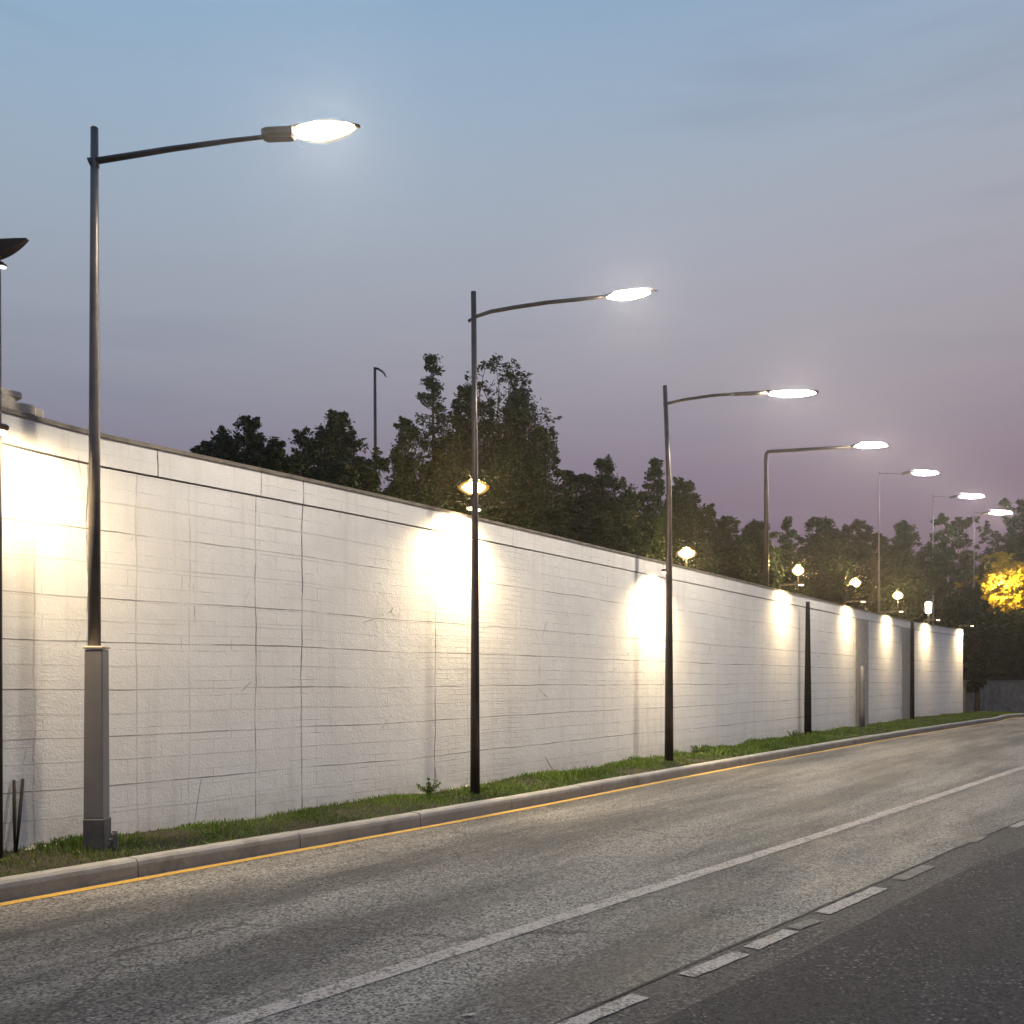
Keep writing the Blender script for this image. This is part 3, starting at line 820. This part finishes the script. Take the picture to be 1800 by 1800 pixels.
b = MB(); b.tube([(0, 0, 0), (0, 0, max(.12, zc - .22))], [.05, .045], 10); b.build('post', M['pole_dark'], t)
b = MB(); b.tube([(0, 0, zc - .24), (0, 0, zc - .20), (0, 0, zc + .20), (0, 0, zc + .25)], [.08, .12, .13, .07], 14); b.build('globe', M['capsule'], t)
b = MB(); b.tube([(0, 0, zc + .24), (0, 0, zc + .30)], [.09, .05], 12); b.build('cap', M['housing'], t)
# lamp glowing inside the yellow tree
c = spot_at(1754, 1030, 55.9); zb = bank_z(c.x, c.y) - .03; zc = c.z - zb
t = thing('garden_lamp', (c.x, c.y, zb), 'tall post lamp hidden in the glowing yellow tree at the right edge', 'garden lamp')
b = MB(); b.tube([(0, 0, 0), (0, 0, zc - .12)], [.05, .035], 10); b.build('post', M['pole_dark'], t)
b = MB(); spindle(b, -.15, .15, zc, zc, .14, .12, .6); b.build('globe', glow('yellow_lamp_light', rgb(1.0, .70, .16), 14000.0), t)
b = MB(); b.tube([(0, 0, zc + .14), (0, 0, zc + .17)], [.1, .03], 12); b.build('cap', M['housing'], t)

# thin unlit pole among the trees
c = spot_at(659, 800, 23.5); zb = bank_z(c.x, c.y) - .05; L = Loc(659, 23.5, zb)
t = thing('lamp_post', (c.x, c.y, zb), 'thin unlit pole with a short drooping arm above the trees', 'lamp post')
b = MB(); b.tube([(0, 0, 0), (.01, 0, L.z(800)), (.0, 0, L.z(646))], [.05, .04, .034], 10); b.build('pole', M['pole_dark'], t)
b = MB(); b.tube([L.p(657, 647), L.p(664, 648), L.p(672, 653), L.p(677, 658)], [.03, .028, .024, .02], 8)
b.tube([L.p(674, 655), L.p(679, 663)], [.022, .012], 8); b.build('arm', M['pole_dark'], t)

# ------------------------------------------------------------------ things at the wall's foot and on its top
def rock(size, seed):
    rr = random.Random(seed); b = MB(); vs = []; fs = []
    k, w = 6, 8
    for i in range(k + 1):
        ph = math.pi * i / k
        for j in range(w):
            th = 2 * math.pi * j / w; r = size * rr.uniform(.72, 1.1)
            vs.append((math.sin(ph) * math.cos(th) * r, math.sin(ph) * math.sin(th) * r * .8, math.cos(ph) * r * .7 + size * .45))
    for i in range(k):
        for j in range(w): fs.append((i * w + j, (i + 1) * w + j, (i + 1) * w + (j + 1) % w, i * w + (j + 1) % w))
    b.add(vs, fs); return b
for i, (px, size) in enumerate([(42, .045), (52, .06), (60, .04), (70, .05), (80, .04), (92, .05), (103, .045), (112, .035), (122, .05), (133, .04), (142, .045), (780, .04), (790, .055), (801, .05), (812, .06), (822, .045), (905, .05), (930, .05), (950, .06), (968, .05), (735, .045)]):
    p, u, n_ = wall_at_px(px); c = p - n_ * (.05 + .05 * random.random())
    o = rock(size, i).build('stone', M['stone'], None, (c.x, c.y, .15), random.random() * 6)
    lab = 'pale rubble stone at the wall foot left of the nearest lamp' if px < 150 else 'pale rubble stone at the wall foot around the second lamp'
    tag(o, lab, 'stone', 'stones left of the nearest lamp' if px < 150 else 'stones around the second lamp')
# broken blocks on the wall top at the left
for i, (px, sz, dz, off, lab) in enumerate([(8, (.24, .2, .13), 0, .13, 'pale concrete block at the left end of the wall top'),
                                            (38, (.30, .2, .10), 0, .12, 'larger flat broken block lying on the wall top'),
                                            (66, (.16, .16, .09), 0, .10, 'smallest broken block on the wall top nearest the first lamp'),
                                            (12, (.34, .17, .07), .13, .15, 'long thin slab resting on the leftmost wall top block')]):
    p, u, n_ = wall_at_px(px); c = p + n_ * off
    b = MB(); b.box((0, 0, sz[2] / 2), sz, bev=.012, taper=random.uniform(.9, 1))
    tang = Vector((n_.y, -n_.x, 0))
    o = b.build('concrete_block', M['block'], None, (c.x, c.y, wall_h(u) + .04 + dz), math.atan2(tang.y, tang.x) + random.uniform(-.15, .15))
    tag(o, lab, 'block', 'broken blocks on the wall top')
# two sticks leaning on the wall at the left
for (x0, y0), (x1, y1), lab in (((12, 1466), (21, 1371), 'left one of two dark sticks leaning on the wall at the left'), ((14, 1466), (37, 1369), 'longer slanting dark stick leaning on the wall at the left')):
    pa, ua, na = wall_at_px(x0); pb, ub, nb_ = wall_at_px(x1)
    da = pa - na * .14; db = pb - nb_ * .03
    A = Vector((da.x, da.y, .15)); B = Vector((db.x, db.y, CAMH + (HZ - y1) / F * db.y))
    b = MB(); b.tube([(0, 0, 0), (B - A) * .5, (B - A)], [.008, .016, .014], 7)
    tag(b.build('stick', M['wood_dark'], None, A), lab, 'stick', 'sticks leaning on the wall')

# dark low wall beyond the end of the white wall
b = MB(); ln = left_normals(LOW); vs = []
for p, n_ in zip(LOW, ln):
    for off, z in ((0, -.1), (.0, 1.62), (.22, 1.62), (.22, -.1)): q = p + n_ * off; vs.append((q.x, q.y, z))
k = len(LOW)
b.add(vs, [(i * 4 + j, i * 4 + (j + 1) % 4, (i + 1) * 4 + (j + 1) % 4, (i + 1) * 4 + j) for i in range(k - 1) for j in range(4)] + [(0, 1, 2, 3), (4 * k - 1, 4 * k - 2, 4 * k - 3, 4 * k - 4)])
t = thing('low_wall', (0, 0, 0), 'low dark concrete wall beyond the far end of the white wall', 'wall')
b.build('wall_face', M['low_wall'], t)
b = MB(); vs = []
for p, n_ in zip(LOW, ln):
    for off, z in ((-.04, 1.625), (-.04, 1.70), (.26, 1.70), (.26, 1.625)): q = p + n_ * off; vs.append((q.x, q.y, z))
b.add(vs, [(i * 4 + j, i * 4 + (j + 1) % 4, (i + 1) * 4 + (j + 1) % 4, (i + 1) * 4 + j) for i in range(k - 1) for j in range(4)] + [(0, 1, 2, 3), (4 * k - 1, 4 * k - 2, 4 * k - 3, 4 * k - 4)])
b.build('coping', M['cap_dark'], t)

# ------------------------------------------------------------------ trees
def leaves(centres, radii, per, size, flat=.75, droop=0.0):
    """leaf quads scattered in clumps: returns verts, quads"""
    C = np.repeat(centres, per, axis=0); Rr = np.repeat(radii, per)
    n = len(C)
    off = RNG.normal(0, 1, (n, 3)); off /= np.maximum(1e-6, np.linalg.norm(off, axis=1))[:, None]
    off *= (RNG.random(n) ** .45 * Rr)[:, None]; off[:, 2] *= flat
    P = C + off
    a = RNG.normal(0, 1, (n, 3)); a[:, 2] = a[:, 2] * .6 - droop; a /= np.linalg.norm(a, axis=1)[:, None]
    r = RNG.normal(0, 1, (n, 3)); bb = np.cross(a, r); bb /= np.maximum(1e-6, np.linalg.norm(bb, axis=1))[:, None]
    s = size * (.55 + .9 * RNG.random(n))
    a *= s[:, None]; bb *= (s * .36)[:, None]
    V = np.stack([P - a * .5, P + bb * .6 - a * .05, P + a * .6, P - bb * .6 - a * .05], axis=1).reshape(-1, 3)
    return V, np.arange(n * 4).reshape(-1, 4)

def limb(b, p0, p1, r0, r1, rr, seg=4, wob=.08):
    p0, p1 = Vector(p0), Vector(p1); L_ = (p1 - p0).length
    pts = [p0]
    for i in range(1, seg): pts.append(p0.lerp(p1, i / seg) + Vector((rr.uniform(-1, 1), rr.uniform(-1, 1), rr.uniform(-.5, 1))) * L_ * wob)
    pts.append(p1); b.tube(pts, [r0 + (r1 - r0) * i / seg for i in range(seg + 1)], 6)
    return pts

def tree(px, top, hw, d, kind, label, group, mat='leaf', low=None, seed=0, dens=1.0, name=None, cat='tree', leaf=None, spread=1.0):
    rr = random.Random(seed * 31 + 5)
    d = behind(px, d, min(2.0, .45 + .6 * hw / F * d)); x = (px - 900) / F * d; zb = bank_z(x, d) - .05; hw *= 1.14
    ztop = CAMH + (HZ - top) / F * d; H = max(.8, ztop - zb); W = hw / F * d
    t = thing(name or ('conifer_tree' if kind == 'spire' else 'broadleaf_tree'), (x, d, zb), label, cat, group)
    sz = leaf or max(.075, .0035 * d)
    tr = MB(); cen = []; rad = []
    if kind == 'spire':
        limb(tr, (0, 0, 0), (0, 0, H * .97), max(.05, H * .016), .012, rr, 6, .004)
        k = int(H * 8)
        for i in range(k):
            f = (i + rr.random()) / k; z = H * (.10 + .90 * f)
            reach = W * 1.1 * (1 - f) ** .75 * rr.uniform(.6, 1.12) + .07
            for _ in range(3):
                an = rr.uniform(0, 6.283); e = Vector((math.cos(an) * reach, math.sin(an) * reach, z + reach * rr.uniform(-.05, .35)))
                tr.tube([(0, 0, z), e], [.02 * (1 - f) + .006, .004], 4, False)
                m_ = max(2, int(reach / .28))
                for j in range(m_):
                    g_ = (j + 1) / m_
                    cen.append(Vector((0, 0, z)).lerp(e, g_)); rad.append((.12 + .22 * reach * (1.1 - g_)) * rr.uniform(.7, 1.1))
        cen.append(Vector((0, 0, H * .98))); rad.append(.07)
    else:
        ht = H * (.28 if kind == 'broad' else .12)
        limb(tr, (0, 0, 0), (rr.uniform(-.1, .1) * W, 0, H * .72), max(.05, H * .022), .03, rr, 5, .02)
        nb = {'broad': 46, 'shrub': 20, 'wispy': 32}[kind]
        cz = H * (.60 if kind == 'broad' else .52); hz_ = H - cz
        for i in range(nb):
            # branch ends over the crown's surface, uneven
            ph = math.acos(rr.uniform(-.75, 1.0)) if i > 3 else rr.uniform(0, .35); an = rr.uniform(0, 6.283); q = rr.uniform(.62, 1.05) if i > 3 else rr.uniform(.92, 1.0)
            e = Vector((math.sin(ph) * math.cos(an) * W * q, math.sin(ph) * math.sin(an) * W * q * spread, cz + math.cos(ph) * hz_ * q))
            if e.z < H * .06: e.z = H * .06 + rr.random() * .2
            s0 = Vector((0, 0, min(e.z * .75, H * .62) * rr.uniform(.55, 1.0)))
            pts = limb(tr, s0, e, max(.016, H * .006), .006, rr, 4, .07)
            for j, p in enumerate(pts[1:]):
                g_ = (j + 1) / 4
                for _ in range(2 if kind == 'wispy' else 3):
                    w_ = (.14 + .13 * W) * rr.uniform(.5, 1.05) * (1.15 - .45 * g_)
                    cen.append(p + Vector((rr.gauss(0, 1), rr.gauss(0, 1), rr.gauss(0, .8))) * W * .11); rad.append(w_)
            # twig tips beyond the mass
            for _ in range(3):
                tip = e + Vector((rr.gauss(0, .5), rr.gauss(0, .5), rr.gauss(.35, .45))) * W * .22
                if tip.z > H * 1.03: tip.z = H * 1.03
                tr.tube([e, tip], [.008, .003], 4, False)
                cen.append(e.lerp(tip, .6)); rad.append(.06 + .04 * W); cen.append(tip); rad.append(.04 + .025 * W)
    tr.build('trunk', M['bark'], t)
    cen = np.array([tuple(c) for c in cen]); rad = np.array(rad)
    per = max(5, int(round(dens * (24 if kind != 'spire' else 27))))
    V, Qd = leaves(cen, rad, per, sz, .8, .25 if kind == 'spire' else .1)
    V[:, 2] = np.maximum(V[:, 2], .02)
    np_mesh('crown', V, Qd, M[mat], t)
    return t

TG = 'trees on the bank behind the wall'
trees = [
    (366, 786, 32, 15.5, 'shrub', 'leftmost small bushy tree peeping over the coping', 'leaf', .9),
    (440, 744, 62, 17.0, 'wispy', 'twiggy dark tree left of the thin unlit pole, second from the left', 'leaf', 1.0),
    (592, 737, 74, 18.0, 'broad', 'cone topped tree immediately left of the thin unlit pole', 'leaf', 1.1),
    (715, 745, 44, 18.5, 'wispy', 'small airy tree between the thin unlit pole and the tall spire tree', 'leaf', .9),
    (762, 622, 42, 19.5, 'spire', 'tall narrow spire tree left of the second street lamp pole', 'needle', .85),
    (870, 648, 88, 20.5, 'broad', 'tallest broad tree behind the second street lamp', 'leaf', .62),
    (822, 690, 46, 20.0, 'broad', 'mid height tree filling in behind the second street lamp pole, right of the spire', 'leaf', .7),
    (915, 700, 52, 20.8, 'broad', 'leafy tree leaning out right of the tallest tree', 'leaf', .7),
    (790, 770, 48, 18.8, 'wispy', 'bushy tree under the spire tree just above the coping', 'leaf', 1.2),
    (890, 790, 60, 19.0, 'broad', 'thick low tree to the right of the brightest amber lamp', 'leaf', 1.3),
    (948, 760, 46, 19.5, 'wispy', 'spreading tree low on the right of the tallest tree', 'leaf', 1.0),
    (1003, 836, 34, 22.0, 'wispy', 'small tree between the tallest tree and the pointed one', 'leaf', 1.0),
    (1060, 814, 50, 23.0, 'broad', 'dense pointed tree midway between second and third street lamps', 'leaf', 1.2),
    (1150, 808, 34, 25.0, 'spire', 'narrow conifer just left of the third street lamp pole', 'needle', 1.1),
    (1208, 850, 42, 25.5, 'broad', 'rounded dark tree just right of the third street lamp pole', 'leaf', 1.2),
    (1118, 872, 52, 24.0, 'broad', 'wide low tree filling the gap left of the narrow conifer', 'leaf', 1.2),
    (1276, 914, 40, 29.0, 'broad', 'low tree right of the amber lamp by the third pole', 'leaf', 1.2),
    (1328, 922, 34, 30.0, 'broad', 'low tree behind the elbow arm lamp pole', 'leaf', 1.2),
    (1385, 914, 24, 32.0, 'spire', 'small conifer right of the elbow arm lamp pole', 'needle', 1.1),
    (1440, 920, 48, 36.0, 'broad', 'feathery topped tree above the amber lamps, left of the slim pale pole', 'leaf', 1.1),
    (1510, 922, 44, 38.5, 'broad', 'dark tree directly left of the slim pale pole', 'leaf_brown', 1.1),
    (1588, 926, 48, 41.0, 'broad', 'dark tree directly right of the slim pale pole', 'leaf', 1.1),
    (1652, 908, 30, 43.0, 'wispy', 'pointed airy tree above the far end of the wall', 'leaf', 1.1),
    (1702, 916, 46, 57.0, 'wispy', 'olive tree under the farthest street lamp', 'leaf_brown', 1.2),
    (1788, 884, 58, 61.0, 'broad', 'tall dark tree at the right edge above the yellow one', 'leaf', 1.2),
    (1748, 980, 64, 57.0, 'broad', 'yellow tree glowing round a hidden lamp near the right edge', 'leaf_lamplit', 1.3),
    (1798, 996, 56, 57.6, 'broad', 'second yellow lit tree, cut by the right edge', 'leaf_lamplit', 1.2),
]
for i, (px, top, hw, d, kind, lab, mat, dn) in enumerate(trees):
    tree(px, top, hw, d, kind, lab, TG, mat, seed=i + 1, dens=dn)

# undergrowth shrubs filling the bank
SG = 'undergrowth shrubs on the bank'
und = []
rr = random.Random(5)
def add_sh(px, top, hw, d, mat='leaf'): und.append((px, top, hw, d, mat))
for px in range(395, 1000, 44):
    yt = 700 + (px - 100) * .265 + 100
    yt = 755 + (px - 165) * .222 - rr.uniform(10, 42)
    add_sh(px + rr.uniform(-12, 12), yt, rr.uniform(34, 50), 14.3 + (px - 395) * .0088 + rr.uniform(-.2, .8))
for px in range(880, 1240, 42):
    yt = 918 + (px - 840) * .226 - rr.uniform(28, 62)
    add_sh(px + rr.uniform(-12, 12), yt, rr.uniform(34, 46), 18.6 + (px - 880) * .0165 + rr.uniform(0, 1))
for px in range(1235, 1480, 34):
    yt = 1000 + (px - 1200) * .24 - rr.uniform(36, 75)
    add_sh(px + rr.uniform(-10, 10), yt, rr.uniform(28, 40), 27.0 + (px - 1235) * .027 + rr.uniform(0, 1.5), 'leaf_brown' if rr.random() < .4 else 'leaf')
for px in range(1470, 1720, 30):
    yt = 1010 + (px - 1470) * .15 + rr.uniform(-22, 18)
    add_sh(px + rr.uniform(-10, 10), yt, rr.uniform(26, 38), 38.5 + (px - 1470) * .036 + rr.uniform(0, 2), 'leaf_brown' if rr.random() < .6 else 'leaf')
for px, top, hw, d in ((1712, 1092, 34, 53.8), (1748, 1080, 36, 55.0), (1786, 1075, 36, 56.0), (1822, 1085, 34, 57.0), (1716, 1140, 30, 52.6), (1742, 1150, 30, 53.6), (1775, 1140, 30, 54.8), (1806, 1140, 30, 55.8), (1845, 1130, 30, 57.0), (1700, 1010, 38, 56), (1850, 1030, 45, 61), (1840, 930, 50, 63)):
    add_sh(px, top, hw, d, 'leaf_brown' if rr.random() < .5 else 'leaf')
for i, (px, top, hw, d, mat) in enumerate(und):
    if 1600 < px < 1665 and top > 980: d += 2.5
    far = px > 1695
    tree(px, top, hw, d, 'shrub', 'dark shrub in the mass above the low dark wall at the right' if far else 'dark shrub in the undergrowth mass behind the white wall',
         'shrubs above the low dark wall' if far else SG, mat, seed=200 + i, dens=1.25, name='shrub', cat='shrub')

# little plant growing at the wall's foot, and another by the third lamp
def foot_plant(px, h, w, label, seed):
    p, u, n_ = wall_at_px(px); c = p - n_ * .16
    rr = random.Random(seed); t = thing('small_plant', (c.x, c.y, .15), label, 'plant')
    b = MB(); cen = []; rad = []
    for i in range(9):
        e = Vector((rr.gauss(0, .5) * w, rr.gauss(0, .3) * w, h * rr.uniform(.45, 1.0)))
        b.tube([(0, 0, 0), e * .5 + Vector((0, 0, .03)), e], [.006, .005, .003], 5)
        cen += [e, e * .75, e * .55]; rad += [.035, .04, .04]
    b.build('stem', M['bark'], t)
    V, Qd = leaves(np.array([tuple(x) for x in cen]), np.array(rad), 16, .035)
    np_mesh('foliage', V, Qd, M['grass'], t)
foot_plant(738, .24, .13, 'little leafy plant at the wall foot left of the second lamp', 1)
foot_plant(1215, .2, .16, 'low leafy plant at the wall foot just right of the third lamp', 2)
foot_plant(1385, .22, .2, 'small dark plant at the wall foot left of the tapered black post', 3)

# ------------------------------------------------------------------ world: dusk sky
w = bpy.data.worlds.new('World'); SC.world = w; w.use_nodes = True
t = w.node_tree; t.nodes.clear(); nt = NT(t)
co = nt.n('ShaderNodeTexCoord').outputs['Generated']
sp = nt.n('ShaderNodeSeparateXYZ', {0: co})
streak = nt.n('ShaderNodeCombineXYZ', {0: nt.m('MULTIPLY', sp.outputs[0], 1.6), 1: nt.m('MULTIPLY', sp.outputs[1], 1.6), 2: nt.m('MULTIPLY', sp.outputs[2], 13.0)}).outputs[0]
cl = nt.noise(streak, 1.25, 5.0, .55)
zz = nt.m('ADD', sp.outputs[2], nt.m('MULTIPLY', nt.m('SUBTRACT', cl, .5), .05))
ramp = nt.n('ShaderNodeValToRGB', {0: zz})
cr = ramp.color_ramp; cr.interpolation = 'B_SPLINE'
stops = [(0.0, (104, 86, 108)), (.10, (114, 96, 118)), (.19, (136, 122, 141)), (.28, (159, 154, 165)), (.38, (167, 171, 183)), (.48, (163, 179, 197)), (.60, (142, 175, 206)), (.85, (88, 130, 184))]
for i, (p, c) in enumerate(stops):
    e = cr.elements[i] if i < 2 else cr.elements.new(p)
    e.position = p; e.color = srgb(*c)
azi = nt.mapr(nt.m('ADD', sp.outputs[0], nt.m('MULTIPLY', nt.m('SUBTRACT', cl, .5), .1)), -.45, .45)
tint = nt.mix(azi, rgb(.88, .975, 1.01), rgb(1.02, .945, .92))
c = nt.mix(1.0, ramp.outputs[0], tint, 'MULTIPLY')
cloud = nt.m('MULTIPLY', nt.mapr(cl, .54, .70), .20)
c = nt.mix(cloud, c, srgb(112, 118, 138))
bg = nt.n('ShaderNodeBackground', {'Color': c, 'Strength': 1.0})
t.links.new(bg.outputs[0], nt.n('ShaderNodeOutputWorld').inputs[0])

# last light of the day, very weak and broad
sl = bpy.data.lights.new('dusk_sun', 'SUN'); sl.energy = .06; sl.angle = R(12); sl.color = (1, .85, .75)
so = bpy.data.objects.new('dusk_sun', sl); COL.objects.link(so); so.rotation_euler = (R(62), 0, R(-40))

# thin haze volume added to give the lamps their bloom
BLOOM_HAZE = True
if BLOOM_HAZE:
    b = MB(); b.box((30, 60, 9.95), (240, 190, 22.1))
    hm = bpy.data.materials.new('bloom_haze'); hm.use_nodes = True; t = hm.node_tree; t.nodes.clear(); nt = NT(t)
    ho = nt.n('ShaderNodeOutputMaterial')
    hv = nt.n('ShaderNodeVolumePrincipled', {'Color': rgb(.9, .9, .92), 'Density': .00105, 'Anisotropy': .85})
    t.links.new(hv.outputs[0], ho.inputs['Volume'])
    hz_o = b.build('added_bloom_haze', hm); tag(hz_o, kind='stuff')

# ------------------------------------------------------------------ camera and render settings
cam = bpy.data.cameras.new('camera'); cam.sensor_width = 36; cam.lens = F / 1800 * 36
cam.shift_y = (HZ - 900) / 1800; cam.clip_end = 5000; cam.clip_start = .05
co_ = bpy.data.objects.new('camera', cam); COL.objects.link(co_); co_.location = (0, 0, CAMH); co_.rotation_euler = (R(90), 0, 0)
SC.camera = co_
SC.view_settings.view_transform = 'Standard'; SC.view_settings.look = 'None'; SC.view_settings.exposure = 0; SC.view_settings.gamma = 1
SC.render.engine = 'CYCLES'
cy = SC.cycles
cy.use_denoising = True
cy.max_bounces = 6; cy.diffuse_bounces = 3; cy.glossy_bounces = 2; cy.transmission_bounces = 2; cy.volume_bounces = 0
cy.sample_clamp_indirect = 4.0
cy.sample_clamp_direct = 500.0
cy.caustics_reflective = False; cy.caustics_refractive = False
